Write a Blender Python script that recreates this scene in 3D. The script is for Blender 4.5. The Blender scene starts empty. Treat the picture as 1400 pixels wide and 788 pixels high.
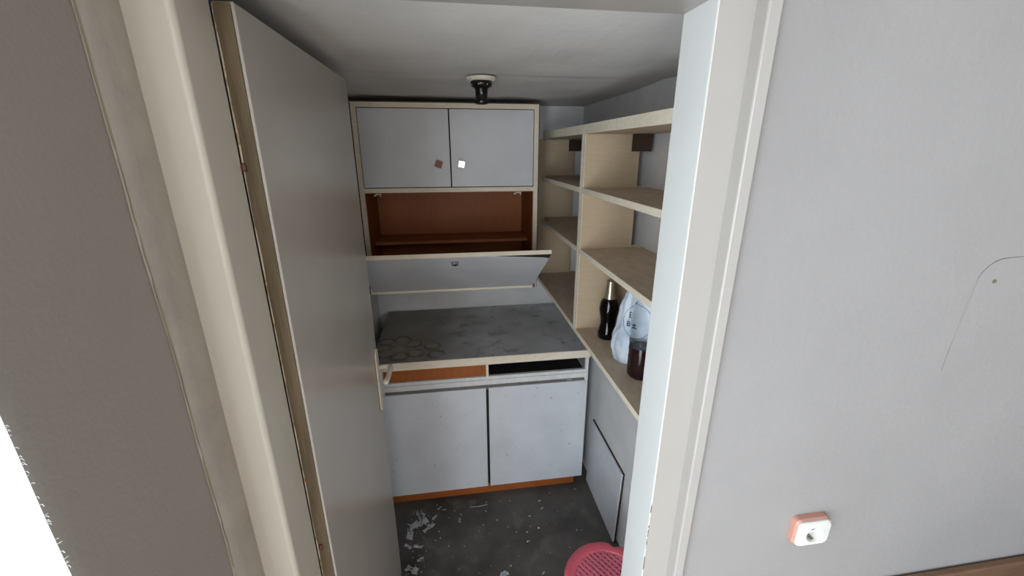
import bpy, bmesh, math, random
from mathutils import Vector, Matrix, noise
from mathutils.bvhtree import BVHTree

# ------------------------------------------------------------------ scene, camera, light
S = bpy.context.scene
COL = S.collection
random.seed(7)
R = math.radians
EYE = 1.76

cam_d = bpy.data.cameras.new('camera')
cam_d.sensor_width = 36.0
cam_d.lens = 568.1 / 1400 * 36.0
cam_d.clip_start = 0.02
cam = bpy.data.objects.new('camera', cam_d)
COL.objects.link(cam)
cam.location = (0, 0, EYE)
cam.rotation_euler = (R(90 - 18.313), 0, R(-8.494))
S.camera = cam

W = bpy.data.worlds.new('sky')
S.world = W
W.use_nodes = True
W.node_tree.nodes['Background'].inputs[0].default_value = (0.75, 0.87, 1.0, 1)
W.node_tree.nodes['Background'].inputs[1].default_value = 0.6

S.view_settings.view_transform = 'Standard'
S.view_settings.look = 'None'
S.view_settings.gamma = 1
S.view_settings.use_curve_mapping = False
S.view_settings.exposure = 0.34


def area_light(name, loc, rot, sx, sy, power, col):
    d = bpy.data.lights.new(name, 'AREA')
    d.shape = 'RECTANGLE'
    d.size, d.size_y, d.energy, d.color = sx, sy, power, col
    o = bpy.data.objects.new(name, d)
    COL.objects.link(o)
    o.location, o.rotation_euler = loc, rot
    return o


# daylight by the curtained near window; far-left and rear sources are unseen, added fill
area_light('near_window_daylight', (-0.50, -0.35, 1.15), (R(90), 0, R(-90)), 1.36, 1.9, 58, (0.86, 0.94, 1.0))
area_light('left_fill_light', (-0.50, -2.55, 1.30), (R(90), 0, R(-90)), 1.9, 1.8, 140, (0.84, 0.93, 1.0))
area_light('rear_fill_light', (0.65, -4.60, 1.50), (R(90), 0, 0), 1.9, 1.5, 33, (1.0, 0.96, 0.91))


# ------------------------------------------------------------------ materials
def lin(c):
    c = c / 255
    return c / 12.92 if c <= 0.04045 else ((c + 0.055) / 1.055) ** 2.4


def rgb(r, g, b):
    return (lin(r), lin(g), lin(b), 1)


class NT:
    def __init__(self, name):
        self.m = bpy.data.materials.new(name)
        self.m.use_nodes = True
        self.t = self.m.node_tree
        self.b = self.t.nodes['Principled BSDF']
        self.tc = self.t.nodes.new('ShaderNodeTexCoord').outputs['Object']

    def n(self, kind, **kw):
        nd = self.t.nodes.new('ShaderNode' + kind)
        for k, v in kw.items():
            setattr(nd, k, v)
        return nd

    def put(self, v, sock):
        if isinstance(v, (int, float, tuple)):
            sock.default_value = v
        else:
            self.t.links.new(v, sock)

    def mapping(self, scale):
        mp = self.n('Mapping')
        mp.inputs['Scale'].default_value = scale
        self.put(self.tc, mp.inputs[0])
        return mp.outputs[0]

    def noise(self, scale, detail=4, rough=0.55, vec=None):
        nd = self.n('TexNoise')
        nd.inputs['Scale'].default_value = scale
        nd.inputs['Detail'].default_value = detail
        nd.inputs['Roughness'].default_value = rough
        self.put(vec or self.tc, nd.inputs['Vector'])
        return nd.outputs['Fac']

    def range(self, v, a, b, c=0.0, d=1.0):
        nd = self.n('MapRange')
        self.put(v, nd.inputs[0])
        for i, x in enumerate((a, b, c, d)):
            nd.inputs[i + 1].default_value = x
        return nd.outputs[0]

    def math(self, op, a, b=0.0):
        nd = self.n('Math', operation=op)
        self.put(a, nd.inputs[0])
        self.put(b, nd.inputs[1])
        return nd.outputs[0]

    def mix(self, f, a, b):
        nd = self.n('Mix', data_type='RGBA')
        self.put(f, nd.inputs[0])
        self.put(a, nd.inputs[6])
        self.put(b, nd.inputs[7])
        return nd.outputs[2]

    def bump(self, h, strength, dist=0.002):
        nd = self.n('Bump')
        nd.inputs['Strength'].default_value = strength
        nd.inputs['Distance'].default_value = dist
        self.put(h, nd.inputs['Height'])
        self.t.links.new(nd.outputs[0], self.b.inputs['Normal'])

    def done(self, col, rough=0.6, metal=0.0, spec=0.5):
        self.put(col, self.b.inputs['Base Color'])
        self.put(rough, self.b.inputs['Roughness'])
        self.b.inputs['Metallic'].default_value = metal
        self.b.inputs['Specular IOR Level'].default_value = spec
        return self.m


def paint(name, c, c2, rough=0.7, scale=3.0, bumps=0.25, bscale=90, spec=0.35):
    t = NT(name)
    f = t.range(t.noise(scale, 5), 0.35, 0.7)
    t.bump(t.noise(bscale, 3), bumps, 0.002)
    return t.done(t.mix(f, c, c2), rough, 0, spec)


def wood(name, c, c2, vec=(2, 2, 40), rough=0.55, bumps=0.05):
    t = NT(name)
    g = t.noise(6, 6, 0.6, t.mapping(vec))
    bl = t.noise(4, 3)
    f = t.range(t.math('ADD', t.math('MULTIPLY', g, 0.6), t.math('MULTIPLY', bl, 0.4)), 0.35, 0.65)
    t.bump(g, bumps, 0.001)
    return t.done(t.mix(f, c, c2), rough, 0, 0.4)


def laminate(name, c, c2, spots, dens=0.68, rough=0.42):
    """White board faced with laminate, with small scuffs and dirt of its own."""
    t = NT(name)
    base = t.mix(t.range(t.noise(5, 5), 0.35, 0.7), c, c2)
    sp = t.range(t.noise(38, 3, 0.6), dens, dens + 0.05)
    sp = t.math('MULTIPLY', sp, t.range(t.noise(7, 2), 0.42, 0.62))
    t.bump(t.noise(60, 3), 0.06, 0.001)
    return t.done(t.mix(t.math('MULTIPLY', sp, 0.55), base, spots), rough, 0, 0.4)


def plain(name, c, rough=0.5, metal=0.0, spec=0.5, var=0.06):
    t = NT(name)
    f = t.range(t.noise(30, 3), 0.3, 0.7)
    d = tuple(x * (1 - var * 2) for x in c[:3]) + (1,)
    return t.done(t.mix(f, c, d), rough, metal, spec)


M = {}
M['wall'] = paint('wall_paint', rgb(133, 130, 129), rgb(127, 124, 123), 0.6, 2.5, 0.3, 70)
M['wall_left'] = paint('left_wall_paint', rgb(156, 147, 139), rgb(150, 141, 134), 0.7, 2.0, 0.25, 160)
M['plaster'] = paint('rough_plaster', rgb(168, 158, 148), rgb(156, 146, 137), 0.8, 14, 0.7, 60)
M['ceiling'] = paint('ceiling_paint', rgb(214, 211, 207), rgb(203, 200, 198), 0.8, 4, 0.5, 45)
M['frame'] = paint('frame_gloss_paint', rgb(150, 145, 140), rgb(145, 140, 135), 0.32, 3, 0.12, 40, 0.5)
M['post'] = paint('left_post_paint', rgb(198, 191, 178), rgb(192, 184, 171), 0.35, 3, 0.12, 40, 0.5)
M['jamb'] = paint('jamb_white_paint', rgb(194, 194, 192), rgb(188, 188, 186), 0.4, 3, 0.15, 40, 0.5)
M['door'] = paint('door_gloss_paint', rgb(182, 174, 165), rgb(175, 167, 159), 0.27, 3, 0.06, 30, 0.5)
M['pantry_wall'] = paint('pantry_wall_paint', rgb(218, 217, 216), rgb(204, 204, 205), 0.75, 7, 0.4, 60)
M['beige'] = wood('beige_board', rgb(184, 163, 136), rgb(176, 155, 128), (3, 3, 26), 0.6)
M['beige_shelf'] = wood('beige_shelf_face', rgb(210, 192, 170), rgb(182, 163, 142), (8, 3, 3), 0.62)
M['edge'] = wood('pale_edge_band', rgb(232, 222, 204), rgb(216, 203, 180), (6, 6, 20), 0.5)
M['dark_brown'] = plain('dark_brown_wood', rgb(52, 36, 26), 0.6)
M['block'] = plain('brown_block_wood', rgb(58, 36, 26), 0.7)
M['lam'] = laminate('white_laminate', rgb(208, 209, 212), rgb(198, 198, 202), rgb(150, 145, 140), 0.74)
M['lam_low'] = laminate('scuffed_white_laminate', rgb(214, 217, 222), rgb(202, 204, 210), rgb(112, 106, 102), 0.67)
M['fibre'] = wood('orange_fibreboard', rgb(164, 92, 34), rgb(142, 76, 27), (30, 30, 2), 0.5)
M['plinth'] = wood('orange_plinth', rgb(166, 94, 40), rgb(146, 78, 32), (2, 2, 40), 0.5)
M['brown_in'] = wood('brown_inner_board', rgb(152, 88, 42), rgb(130, 70, 32), (2, 2, 30), 0.55)
M['shelf_in'] = wood('light_brown_inner_shelf', rgb(172, 108, 66), rgb(150, 90, 52), (2, 14, 14), 0.6)
M['white_board'] = plain('white_rail', rgb(222, 222, 222), 0.45)
M['gap_shade_strip'] = plain('grey_gap_shade', rgb(120, 116, 114), 0.4, 0.3)
M['black'] = plain('black_bakelite', rgb(18, 16, 15), 0.22)
M['drawer_black'] = plain('dark_drawer_board', rgb(40, 37, 35), 0.6)
M['drawer_side'] = plain('grey_drawer_side', rgb(150, 152, 156), 0.35)
M['chrome'] = plain('chrome', rgb(225, 225, 228), 0.12, 1.0)
M['steel'] = plain('dull_steel', rgb(150, 140, 128), 0.4, 0.9)
M['old_brass'] = plain('dark_coppery_metal', rgb(120, 78, 66), 0.5, 0.6)
M['plate'] = plain('cream_plastic', rgb(222, 214, 196), 0.35)
M['plate_rim'] = plain('worn_plate_rim', rgb(128, 116, 92), 0.5)
M['salmon'] = plain('salmon_plastic', rgb(176, 128, 114), 0.45)
M['socket'] = plain('white_plastic', rgb(196, 196, 190), 0.35)
M['hole'] = plain('dark_hole', rgb(22, 20, 20), 0.8)
M['pink'] = plain('pink_plastic', rgb(222, 98, 116), 0.4)
M['pink2'] = plain('pink_plastic_grid', rgb(218, 112, 132), 0.45)
M['table_top'] = plain('black_table_board', rgb(34, 32, 32), 0.45)
M['table_wood'] = wood('brown_table_wood', rgb(104, 78, 58), rgb(84, 62, 46), (3, 20, 20), 0.55)
M['scrap'] = plain('white_paper', rgb(168, 168, 172), 0.8)
M['crumb'] = plain('plaster_crumbs', rgb(200, 196, 190), 0.9)
M['gold'] = plain('silver_gold_foil', rgb(190, 180, 156), 0.3, 0.9)
M['ink'] = plain('faded_blue_ink', rgb(66, 82, 108), 0.7)
M['fascia'] = plain('painted_joint', rgb(205, 198, 186), 0.6)

t = NT('worn_hinge_edge')
g = t.noise(9, 5, 0.6, t.mapping((14, 14, 0.8)))
t.bump(t.noise(40, 4), 0.4, 0.002)
M['hinge_wood'] = t.done(t.mix(t.range(g, 0.35, 0.65), rgb(106, 89, 65), rgb(84, 69, 49)), 0.6)
t = NT('chipped_edge_paint')
M['chip'] = t.done(t.mix(t.range(t.noise(60, 4), 0.5, 0.6), rgb(206, 192, 168), rgb(160, 130, 92)), 0.6)

t = NT('dirty_joint')
dz = t.noise(30, 3, 0.6, t.mapping((1, 1, 0.8)))
sz = t.n('SeparateXYZ'); t.put(t.tc, sz.inputs[0])
dz = t.math('MULTIPLY', dz, t.range(sz.outputs[2], 1.4, 1.0))
M['joint'] = t.done(t.mix(t.range(dz, 0.52, 0.55), rgb(196, 192, 184), rgb(78, 66, 52)), 0.7)

t = NT('grey_worktop')
b1 = t.mix(t.range(t.noise(3.5, 5), 0.38, 0.64), rgb(186, 188, 192), rgb(154, 153, 153))
b1 = t.mix(t.math('MULTIPLY', t.range(t.noise(14, 5, 0.65), 0.56, 0.68), 0.55), b1, rgb(100, 94, 88))
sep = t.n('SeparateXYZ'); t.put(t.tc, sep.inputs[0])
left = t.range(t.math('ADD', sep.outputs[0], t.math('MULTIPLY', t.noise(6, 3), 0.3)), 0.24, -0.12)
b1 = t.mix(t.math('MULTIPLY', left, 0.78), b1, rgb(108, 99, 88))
ring = fill = None
RING_AT = [(-0.347, 2.005), (-0.267, 2.02), (-0.205, 1.965), (-0.117, 1.93), (-0.281, 1.92), (-0.335, 1.87),
           (-0.195, 1.86), (-0.095, 1.84), (-0.262, 1.83), (-0.36, 1.94)]
WT_ORG = (0.13, 2.115, 0.0)
wob = t.math('MULTIPLY', t.math('SUBTRACT', t.noise(18, 3), 0.5), 0.05)
for (rx, ry) in RING_AT:
    vd = t.n('VectorMath', operation='DISTANCE')
    cx = t.n('CombineXYZ')
    t.put(sep.outputs[0], cx.inputs[0]); t.put(sep.outputs[1], cx.inputs[1])
    t.put(cx.outputs[0], vd.inputs[0])
    vd.inputs[1].default_value = (rx - WT_ORG[0], ry - WT_ORG[1], 0)
    dd = t.math('ABSOLUTE', t.math('SUBTRACT', t.math('ADD', vd.outputs['Value'], wob), 0.037))
    v = t.range(dd, 0.013, 0.002)
    ring = v if ring is None else t.math('MAXIMUM', ring, v)
    fi = t.range(vd.outputs['Value'], 0.040, 0.030)
    fill = fi if fill is None else t.math('MAXIMUM', fill, fi)
ring = t.math('MULTIPLY', ring, t.range(t.noise(11, 2), 0.36, 0.55))
b1 = t.mix(t.math('MULTIPLY', fill, 0.55), b1, rgb(146, 134, 118))
M['worktop'] = t.done(t.mix(t.math('MULTIPLY', ring, 0.62), b1, rgb(40, 34, 28)), t.range(t.noise(6), 0.3, 0.7, 0.35, 0.6))

t = NT('dark_floor')
f1 = t.mix(t.range(t.noise(3.2, 6, 0.6), 0.35, 0.66), rgb(60, 54, 50), rgb(92, 88, 84))
f1 = t.mix(t.math('MULTIPLY', t.range(t.noise(9, 5), 0.55, 0.7), 0.5), f1, rgb(112, 108, 102))
f1 = t.mix(t.range(t.noise(120, 2), 0.74, 0.78), f1, rgb(160, 155, 148))
t.bump(t.noise(70, 4), 0.2, 0.002)
M['floor'] = t.done(f1, 0.6)
M['room_floor'] = wood('room_floor_boards', rgb(172, 160, 147), rgb(158, 146, 134), (20, 1.5, 1), 0.6)

t = NT('curtain_cloth')
t.done(rgb(244, 246, 244), 0.9, 0, 0.1)
tr = t.n('BsdfTranslucent'); tr.inputs[0].default_value = rgb(246, 248, 246)
mx = t.n('MixShader'); mx.inputs[0].default_value = 0.5
t.t.links.new(t.b.outputs[0], mx.inputs[1]); t.t.links.new(tr.outputs[0], mx.inputs[2])
t.t.links.new(mx.outputs[0], t.t.nodes['Material Output'].inputs[0])
M['curtain'] = t.m

t = NT('bag_plastic')
M['bag'] = t.done(t.mix(t.range(t.noise(14, 4), 0.4, 0.65), rgb(196, 204, 214), rgb(164, 178, 196)), 0.35)


def glass(name, col, rough=0.03, ior=1.45):
    t = NT(name)
    m = t.done(col, rough)
    t.b.inputs['Transmission Weight'].default_value = 1.0
    t.b.inputs['IOR'].default_value = ior
    return m


M['brown_glass'] = glass('brown_glass', rgb(66, 34, 18))
M['pet'] = glass('clear_bottle_plastic', rgb(240, 243, 245), 0.015, 1.09)
M['pane'] = glass('window_glass', (1, 1, 1, 1), 0.0, 1.05)
M['liquid'] = plain('dark_red_liquid', rgb(46, 20, 22), 0.1)
M['beer'] = plain('dark_beer', rgb(26, 14, 10), 0.1)

# ------------------------------------------------------------------ builders
ORG = {}


def thing(name, loc, label=None, cat=None, group=None, kind=None):
    o = bpy.data.objects.new(name, None)
    o.empty_display_size = 0.05
    COL.objects.link(o)
    o.location = loc
    ORG[o.name] = Vector(loc)
    return tag(o, label, cat, group, kind)


def tag(o, label=None, cat=None, group=None, kind=None):
    for k, v in (('label', label), ('category', cat), ('group', group), ('kind', kind)):
        if v:
            o[k] = v
    return o


def obj(name, bm, mat, parent=None, org=None, smooth=False, label=None):
    """Link bm (built in world coordinates) as one mesh object; vertices are moved into its parent's space."""
    bmesh.ops.remove_doubles(bm, verts=bm.verts, dist=1e-6)
    bmesh.ops.recalc_face_normals(bm, faces=bm.faces)
    o_at = ORG[parent.name] if parent else Vector(org or (0, 0, 0))
    bmesh.ops.translate(bm, verts=bm.verts, vec=-o_at)
    me = bpy.data.meshes.new(name)
    bm.to_mesh(me)
    bm.free()
    me.materials.append(M[mat] if isinstance(mat, str) else mat)
    if smooth:
        for p in me.polygons:
            p.use_smooth = True
    o = bpy.data.objects.new(name, me)
    COL.objects.link(o)
    if parent:
        o.parent = parent
    else:
        o.location = o_at
    ORG[o.name] = o_at
    if label:
        o['label'] = label
    return o


def nb():
    return bmesh.new()


def box(bm, x0, x1, y0, y1, z0, z1, bev=0.0, seg=2):
    vs = [bm.verts.new((x, y, z)) for x in (x0, x1) for y in (y0, y1) for z in (z0, z1)]
    fs = [bm.faces.new([vs[i] for i in q]) for q in
          ((0, 1, 3, 2), (4, 6, 7, 5), (0, 4, 5, 1), (2, 3, 7, 6), (0, 2, 6, 4), (1, 5, 7, 3))]
    if bev:
        es = list({e for f in fs for e in f.edges})
        bmesh.ops.bevel(bm, geom=es, offset=bev, segments=seg, affect='EDGES', profile=0.5)
    return bm


def bx(*a, **k):
    return box(nb(), *a, **k)


def prism(bm, pts, axis, a, b):
    """Extrude a closed 2D outline along an axis: z -> (x,y), y -> (x,z), x -> (y,z)."""
    def P(p, h):
        return {'z': (p[0], p[1], h), 'y': (p[0], h, p[1]), 'x': (h, p[0], p[1])}[axis]
    A = [bm.verts.new(P(p, a)) for p in pts]
    B = [bm.verts.new(P(p, b)) for p in pts]
    n = len(pts)
    bm.faces.new(A); bm.faces.new(B[::-1])
    for i in range(n):
        bm.faces.new((A[i], A[(i + 1) % n], B[(i + 1) % n], B[i]))
    return bm


def lathe(bm, prof, cx, cy, n=32, squash=1.0):
    rings = []
    for r, z in prof:
        if r < 1e-6:
            rings.append([bm.verts.new((cx, cy, z))])
        else:
            rings.append([bm.verts.new((cx + r * math.cos(2 * math.pi * i / n), cy + squash * r * math.sin(2 * math.pi * i / n), z)) for i in range(n)])
    for A, B in zip(rings, rings[1:]):
        for i in range(n):
            j = (i + 1) % n
            if len(A) == 1 and len(B) == 1:
                continue
            if len(A) == 1:
                bm.faces.new((A[0], B[j], B[i]))
            elif len(B) == 1:
                bm.faces.new((A[i], A[j], B[0]))
            else:
                bm.faces.new((A[i], A[j], B[j], B[i]))
    return bm


def rot(bm, ang, axis, c):
    bmesh.ops.rotate(bm, verts=bm.verts, cent=c, matrix=Matrix.Rotation(ang, 3, axis))
    return bm


def tube(bm, pts, r, n=10):
    pts = [Vector(p) for p in pts]
    rings = []
    for i, p in enumerate(pts):
        d = (pts[min(i + 1, len(pts) - 1)] - pts[max(i - 1, 0)]).normalized()
        u = d.orthogonal().normalized() if abs(d.z) > 0.95 else d.cross(Vector((0, 0, 1))).normalized()
        v = d.cross(u)
        rr = r[i] if isinstance(r, (list, tuple)) else r
        rings.append([bm.verts.new(p + u * rr * math.cos(2 * math.pi * k / n) + v * rr * math.sin(2 * math.pi * k / n)) for k in range(n)])
    for A, B in zip(rings, rings[1:]):
        for k in range(n):
            bm.faces.new((A[k], A[(k + 1) % n], B[(k + 1) % n], B[k]))
    bm.faces.new(rings[0][::-1]); bm.faces.new(rings[-1])
    return bm


def struct(name, bm, mat, parent=None, label=None, cat=None, org=None):
    o = obj(name, bm, mat, parent, org)
    if not parent:
        tag(o, label, cat, None, 'structure')
    return o


# ------------------------------------------------------------------ the setting
CEIL = 1.995
XL, XR, YB = -0.45, 0.775, 2.45          # pantry: left wall, right wall, back wall
YF, YJ, YP = 0.60, 0.618, 0.71           # door wall front, jamb front, door wall pantry side
JL, JR = -0.31, 0.38                     # door opening

struct('floor', bx(XL - 0.1, 1.0, 0.60, YB + 0.1, -0.05, 0), 'floor', label='dark stained pantry floor littered with white scraps', cat='floor')
struct('floor', bx(-0.6, 2.75, -4.75, 0.60, -0.05, 0), 'room_floor', label='brown floor of the room in front of the pantry', cat='floor')
# pantry ceiling: shallow uneven plaster, with a seam
bm = nb()
nx, ny = 22, 30
grid = [[bm.verts.new((XL - 0.05 + (XR + 0.1 - XL) * i / nx, 0.70 + (YB + 0.05 - 0.70) * j / ny,
                       CEIL + 0.004 * noise.noise(Vector((i * 0.4, j * 0.33, 1.7))) + (0.003 if abs(j - 14) == 0 else 0))) for j in range(ny + 1)] for i in range(nx + 1)]
for i in range(nx):
    for j in range(ny):
        bm.faces.new((grid[i][j], grid[i][j + 1], grid[i + 1][j + 1], grid[i + 1][j]))
box(bm, XL - 0.05, XR + 0.05, 0.70, YB + 0.05, CEIL + 0.02, CEIL + 0.08)
struct('ceiling', bm, 'ceiling', label='low grey-white uneven pantry ceiling', cat='ceiling')
struct('ceiling', bx(-0.6, 2.75, -4.75, 0.71, 2.6, 2.65), 'ceiling', label='ceiling of the room in front of the pantry', cat='ceiling')

struct('wall_back', bx(XL - 0.1, XR + 0.25, YB, YB + 0.1, 0, CEIL + 0.02), 'pantry_wall', label='white painted back wall of the pantry', cat='wall')
wr = struct('wall_right', bx(XR, XR + 0.1, YP, YB, 0, CEIL + 0.02), 'pantry_wall', label='white painted right wall of the pantry behind the shelves', cat='wall')
struct('wall_base', bx(0.715, XR, YP, YB, 0, 1.012), 'pantry_wall', wr)
struct('wall_left', bx(XL - 0.1, XL, YP, YB, 0, CEIL + 0.02), 'pantry_wall', label='shadowed left wall of the pantry behind the open door', cat='wall')

wf = struct('wall_front', bx(0.459, 2.65, YF, YP, 0, 2.6), 'wall', label='pale grey painted wall to the right of the doorway', cat='wall')
struct('wall_lintel', bx(-0.45, 0.459, YF, YP, 2.02, 2.6), 'wall', wf)
# outline of a plastered-over box: a shallow groove cut into the wall, with a rounded upper left corner
path = [(0.9545, 1.345), (0.9560, 1.42), (0.9585, 1.49), (0.9610, 1.525)]
for k in range(9):
    a = math.pi - k * math.pi / 2 / 8
    path.append((1.016 + 0.055 * math.cos(a), 1.527 + 0.046 * math.sin(a)))
path += [(1.10, 1.575), (1.25, 1.577)]
bm = nb()
wds = [0.0006, 0.0028, 0.0036, 0.0030] + [0.0020 - 0.00017 * k for k in range(9)] + [0.0005, 0.0003]
outer, inner = [], []
for k, (x, z) in enumerate(path):
    p0, p1 = path[max(k - 1, 0)], path[min(k + 1, len(path) - 1)]
    d = Vector((p1[0] - p0[0], p1[1] - p0[1])).normalized()
    outer.append((x - d.y * wds[k], z + d.x * wds[k]))
    inner.append((x + d.y * wds[k], z - d.x * wds[k]))
prism(bm, outer + inner[::-1], 'y', YF - 0.01, YF + 0.0022)
cut = obj('groove', bm, 'wall')
md = wf.modifiers.new('cut', 'BOOLEAN'); md.operation = 'DIFFERENCE'; md.object = cut; md.solver = 'EXACT'
me = bpy.data.meshes.new_from_object(wf.evaluated_get(bpy.context.evaluated_depsgraph_get()))
wf.modifiers.clear(); wf.data = me
bpy.data.objects.remove(cut)
struct('nail', lathe(nb(), [(0, -0.002), (0.0035, -0.001), (0.0035, 0.001), (0, 0.002)], 0, 0, 8), 'steel', wf)
nl = bpy.data.objects['nail']; nl.rotation_euler = (R(90), 0, 0); nl.location = (1.0, YF - 0.0012, 1.528)

# outer left wall, with a window opening nearer to the photographer
WX = -0.38
bm = nb()
box(bm, WX - 0.14, WX, 0.335, YF + 0.11, 0, 2.6)
box(bm, WX - 0.14, WX, -4.75, -3.5, 0, 2.6)
box(bm, WX - 0.14, WX, -1.55, -1.05, 0, 2.6)
box(bm, WX - 0.14, WX, -3.5, -1.55, 0, 0.4)
box(bm, WX - 0.14, WX, -3.5, -1.55, 2.2, 2.6)
box(bm, WX - 0.14, WX, -1.05, 0.335, 0, 0.2)
box(bm, WX - 0.14, WX, -1.05, 0.335, 2.1, 2.6)
struct('wall_left', bm, 'wall_left', label='taupe grey wall left of the doorway', cat='wall')
for nm, ya, yb, za, zb, lab in (('window_1', -1.05, 0.335, 0.2, 2.1, 'white framed window behind the frayed curtain'), ('fill_window_left', -3.5, -1.55, 0.4, 2.2, 'wide white framed window added in the left wall for light')):  # the wide far window is unseen, added to send light through the doorway
    w1 = thing(nm, (WX - 0.10, (ya + yb) / 2, za), lab, 'window', kind='structure')
    bm = nb()
    for a in ((ya, ya + 0.05), (yb - 0.05, yb)):
        box(bm, WX - 0.135, WX - 0.125, a[0], a[1], za, zb)
    box(bm, WX - 0.135, WX - 0.125, ya, yb, za, za + 0.05)
    box(bm, WX - 0.135, WX - 0.125, ya, yb, zb - 0.05, zb)
    obj('window_frame', bm, 'white_board', w1)
    obj('pane', bx(WX - 0.139, WX - 0.136, ya, yb, za, zb), 'pane', w1)

bm = nb()
box(bm, -0.55, -0.20, -4.75, -4.65, 0, 2.6)
box(bm, 1.70, 2.75, -4.75, -4.65, 0, 2.6)
box(bm, -0.20, 1.70, -4.75, -4.65, 0, 0.7)
box(bm, -0.20, 1.70, -4.75, -4.65, 2.2, 2.6)
struct('wall_back', bm, 'wall', label='rear wall behind the photographer', cat='wall')
w2 = thing('fill_window_rear', (0.75, -4.7, 0.7), 'window added in the rear wall for light', 'window', kind='structure')  # unseen rear window, added so distant light reaches the pantry
bm = nb()
for a in ((-0.20, -0.14), (1.64, 1.70), (0.72, 0.78)):
    box(bm, a[0], a[1], -4.72, -4.68, 0.7, 2.2)
obj('window_frame', bm, 'white_board', w2)  # frame of the added rear window
struct('wall_right', bx(2.65, 2.75, -4.75, 0.71, 0, 2.6), 'wall', label='far right wall of the front room', cat='wall')

# --- left door frame: rounded painted post, rough plaster strip against the left wall
tl = thing('trim_1', (-0.34, 0.66, 0), 'cream painted left door frame post with a rough plaster strip', 'door frame', kind='structure')
pts = [(JL, YP)]
pts += [(JL, YJ + 0.008)]
for k in range(7):
    a = k / 6 * math.pi / 2
    pts.append((JL - 0.008 + 0.008 * math.cos(a), YJ + 0.008 - 0.008 * math.sin(a)))
for k in range(1, 9):
    f = k / 8
    pts.append((JL - 0.008 - f * 0.060, YJ + 0.010 * f * f))
pts += [(JL - 0.068, YP)]
obj('frame_post', prism(nb(), pts, 'z', 0, 2.02), 'post', tl, smooth=False)
# plaster strip: lumpy band between post and wall, uneven edges
bm = nb()
rows = 90
prev = None
for k in range(rows + 1):
    z = 2.3 * k / rows
    n1 = noise.noise(Vector((0.3, 1.1, z * 7)))
    n2 = noise.noise(Vector((5.3, 2.1, z * 5)))
    n3 = noise.noise(Vector((8.3, 2.7, z * 23)))
    prof = [(-0.3795, 0.566 + 0.004 * n1), (-0.3745 + 0.001 * n3, 0.571 + 0.004 * n1), (-0.3725 + 0.0015 * n2, 0.588),
            (-0.371 + 0.0015 * n3, 0.604 + 0.002 * n2), (-0.369 + 0.001 * n1, 0.619), (-0.369, 0.635)]
    row = [bm.verts.new((x, y, z)) for x, y in prof]
    if prev:
        for a in range(len(row) - 1):
            bm.faces.new((prev[a], prev[a + 1], row[a + 1], row[a]))
    prev = row
obj('plaster_strip', bm, 'plaster', tl, smooth=True)
# hairline crack: thin dark irregular groove line
bm = nb()
prev = None
for k in range(160):
    z = 0.6 + 1.6 * k / 159
    y = 0.567 + 0.0025 * noise.noise(Vector((0.3, 1.1, z * 7))) + 0.0012 * noise.noise(Vector((3, 1, z * 40)))
    wdt = 0.0008 * max(0.0, 0.35 + noise.noise(Vector((9, 4, z * 12))) * 1.6)
    row = [bm.verts.new((-0.3785, y - wdt, z)), bm.verts.new((-0.3765, y + wdt, z))]
    if prev:
        bm.faces.new((prev[0], prev[1], row[1], row[0]))
    prev = row
obj('crack', bm, 'plate_rim', tl, label='thin dark crack between plaster and wall')

# --- right door frame
tr_ = thing('trim_2', (0.42, 0.66, 0), 'cream painted right door frame with a raised moulding', 'door frame', kind='structure')
obj('jamb_board', bx(JR, 0.437, YJ, YP, 0, 2.02, bev=0.0015), 'jamb', tr_)
obj('frame_face', bx(JR + 0.0015, 0.437, YJ - 0.0025, YJ - 0.0002, 0, 2.02), 'frame', tr_)
obj('joint_line', bx(JR + 0.0002, JR + 0.0014, YJ - 0.0015, YJ - 0.0003, 0, 2.02), 'joint', tr_, label='paint joint with dark chips low down')
pts = [(0.4365, YJ), (0.4365, 0.592), (0.4375, 0.590), (0.439, 0.589), (0.456, 0.589), (0.4575, 0.5905), (0.459, 0.594), (0.459, YJ)]
obj('moulding', prism(nb(), pts, 'z', 0, 2.02), 'frame', tr_)

# --- header
th = thing('trim_3', (0.03, 0.66, 1.964), 'cream painted door frame header', 'door frame', kind='structure')
obj('header_board', bx(JL - 0.06, 0.437, YJ, YP, 1.964, 2.02, bev=0.0015), 'frame', th)
obj('header_moulding', bx(JL - 0.06, 0.459, 0.589, YF - 0.0005, 2.0205, 2.06), 'frame', th)

# ------------------------------------------------------------------ the door, opened into the pantry
dr = thing('door_1', (JL, YP, 0), 'cream gloss painted door standing open into the pantry', 'door', kind='structure')
D0, D1, DX0, DX1, DZ = 0.716, 1.395, -0.309, -0.281, 1.955
pts = [(D0, 0.008), (D1, 0.008)]
for k in range(7):
    a = k / 6 * math.pi / 2
    pts.append((D1 - 0.022 + 0.022 * math.cos(a), DZ - 0.022 + 0.022 * math.sin(a)))
pts.append((D0, DZ))
bm = prism(nb(), pts, 'x', DX0, DX1)
bmesh.ops.bevel(bm, geom=list(bm.edges), offset=0.0012, segments=1, affect='EDGES')
obj('door_panel', bm, 'door', dr)
obj('hinge_edge', bx(DX0 + 0.003, DX1 - 0.004, D0 - 0.003, D0 + 0.001, 0.01, DZ - 0.002), 'hinge_wood', dr, label='bare brown wood along the hinge edge')
bm = nb()
prev = None
for k in range(120):
    z = 0.012 + (DZ - 0.016) * k / 119
    wv = 0.0022 + 0.0022 * max(-0.4, noise.noise(Vector((2, 7, z * 11))))
    row = [bm.verts.new((DX0 + 0.0005, D0 - 0.0035, z)), bm.verts.new((DX0 + 0.0005 + wv, D0 - 0.0042, z))]
    if prev:
        bm.faces.new((prev[0], prev[1], row[1], row[0]))
    prev = row
obj('chipped_paint_edge', bm, 'chip', dr)
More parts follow.
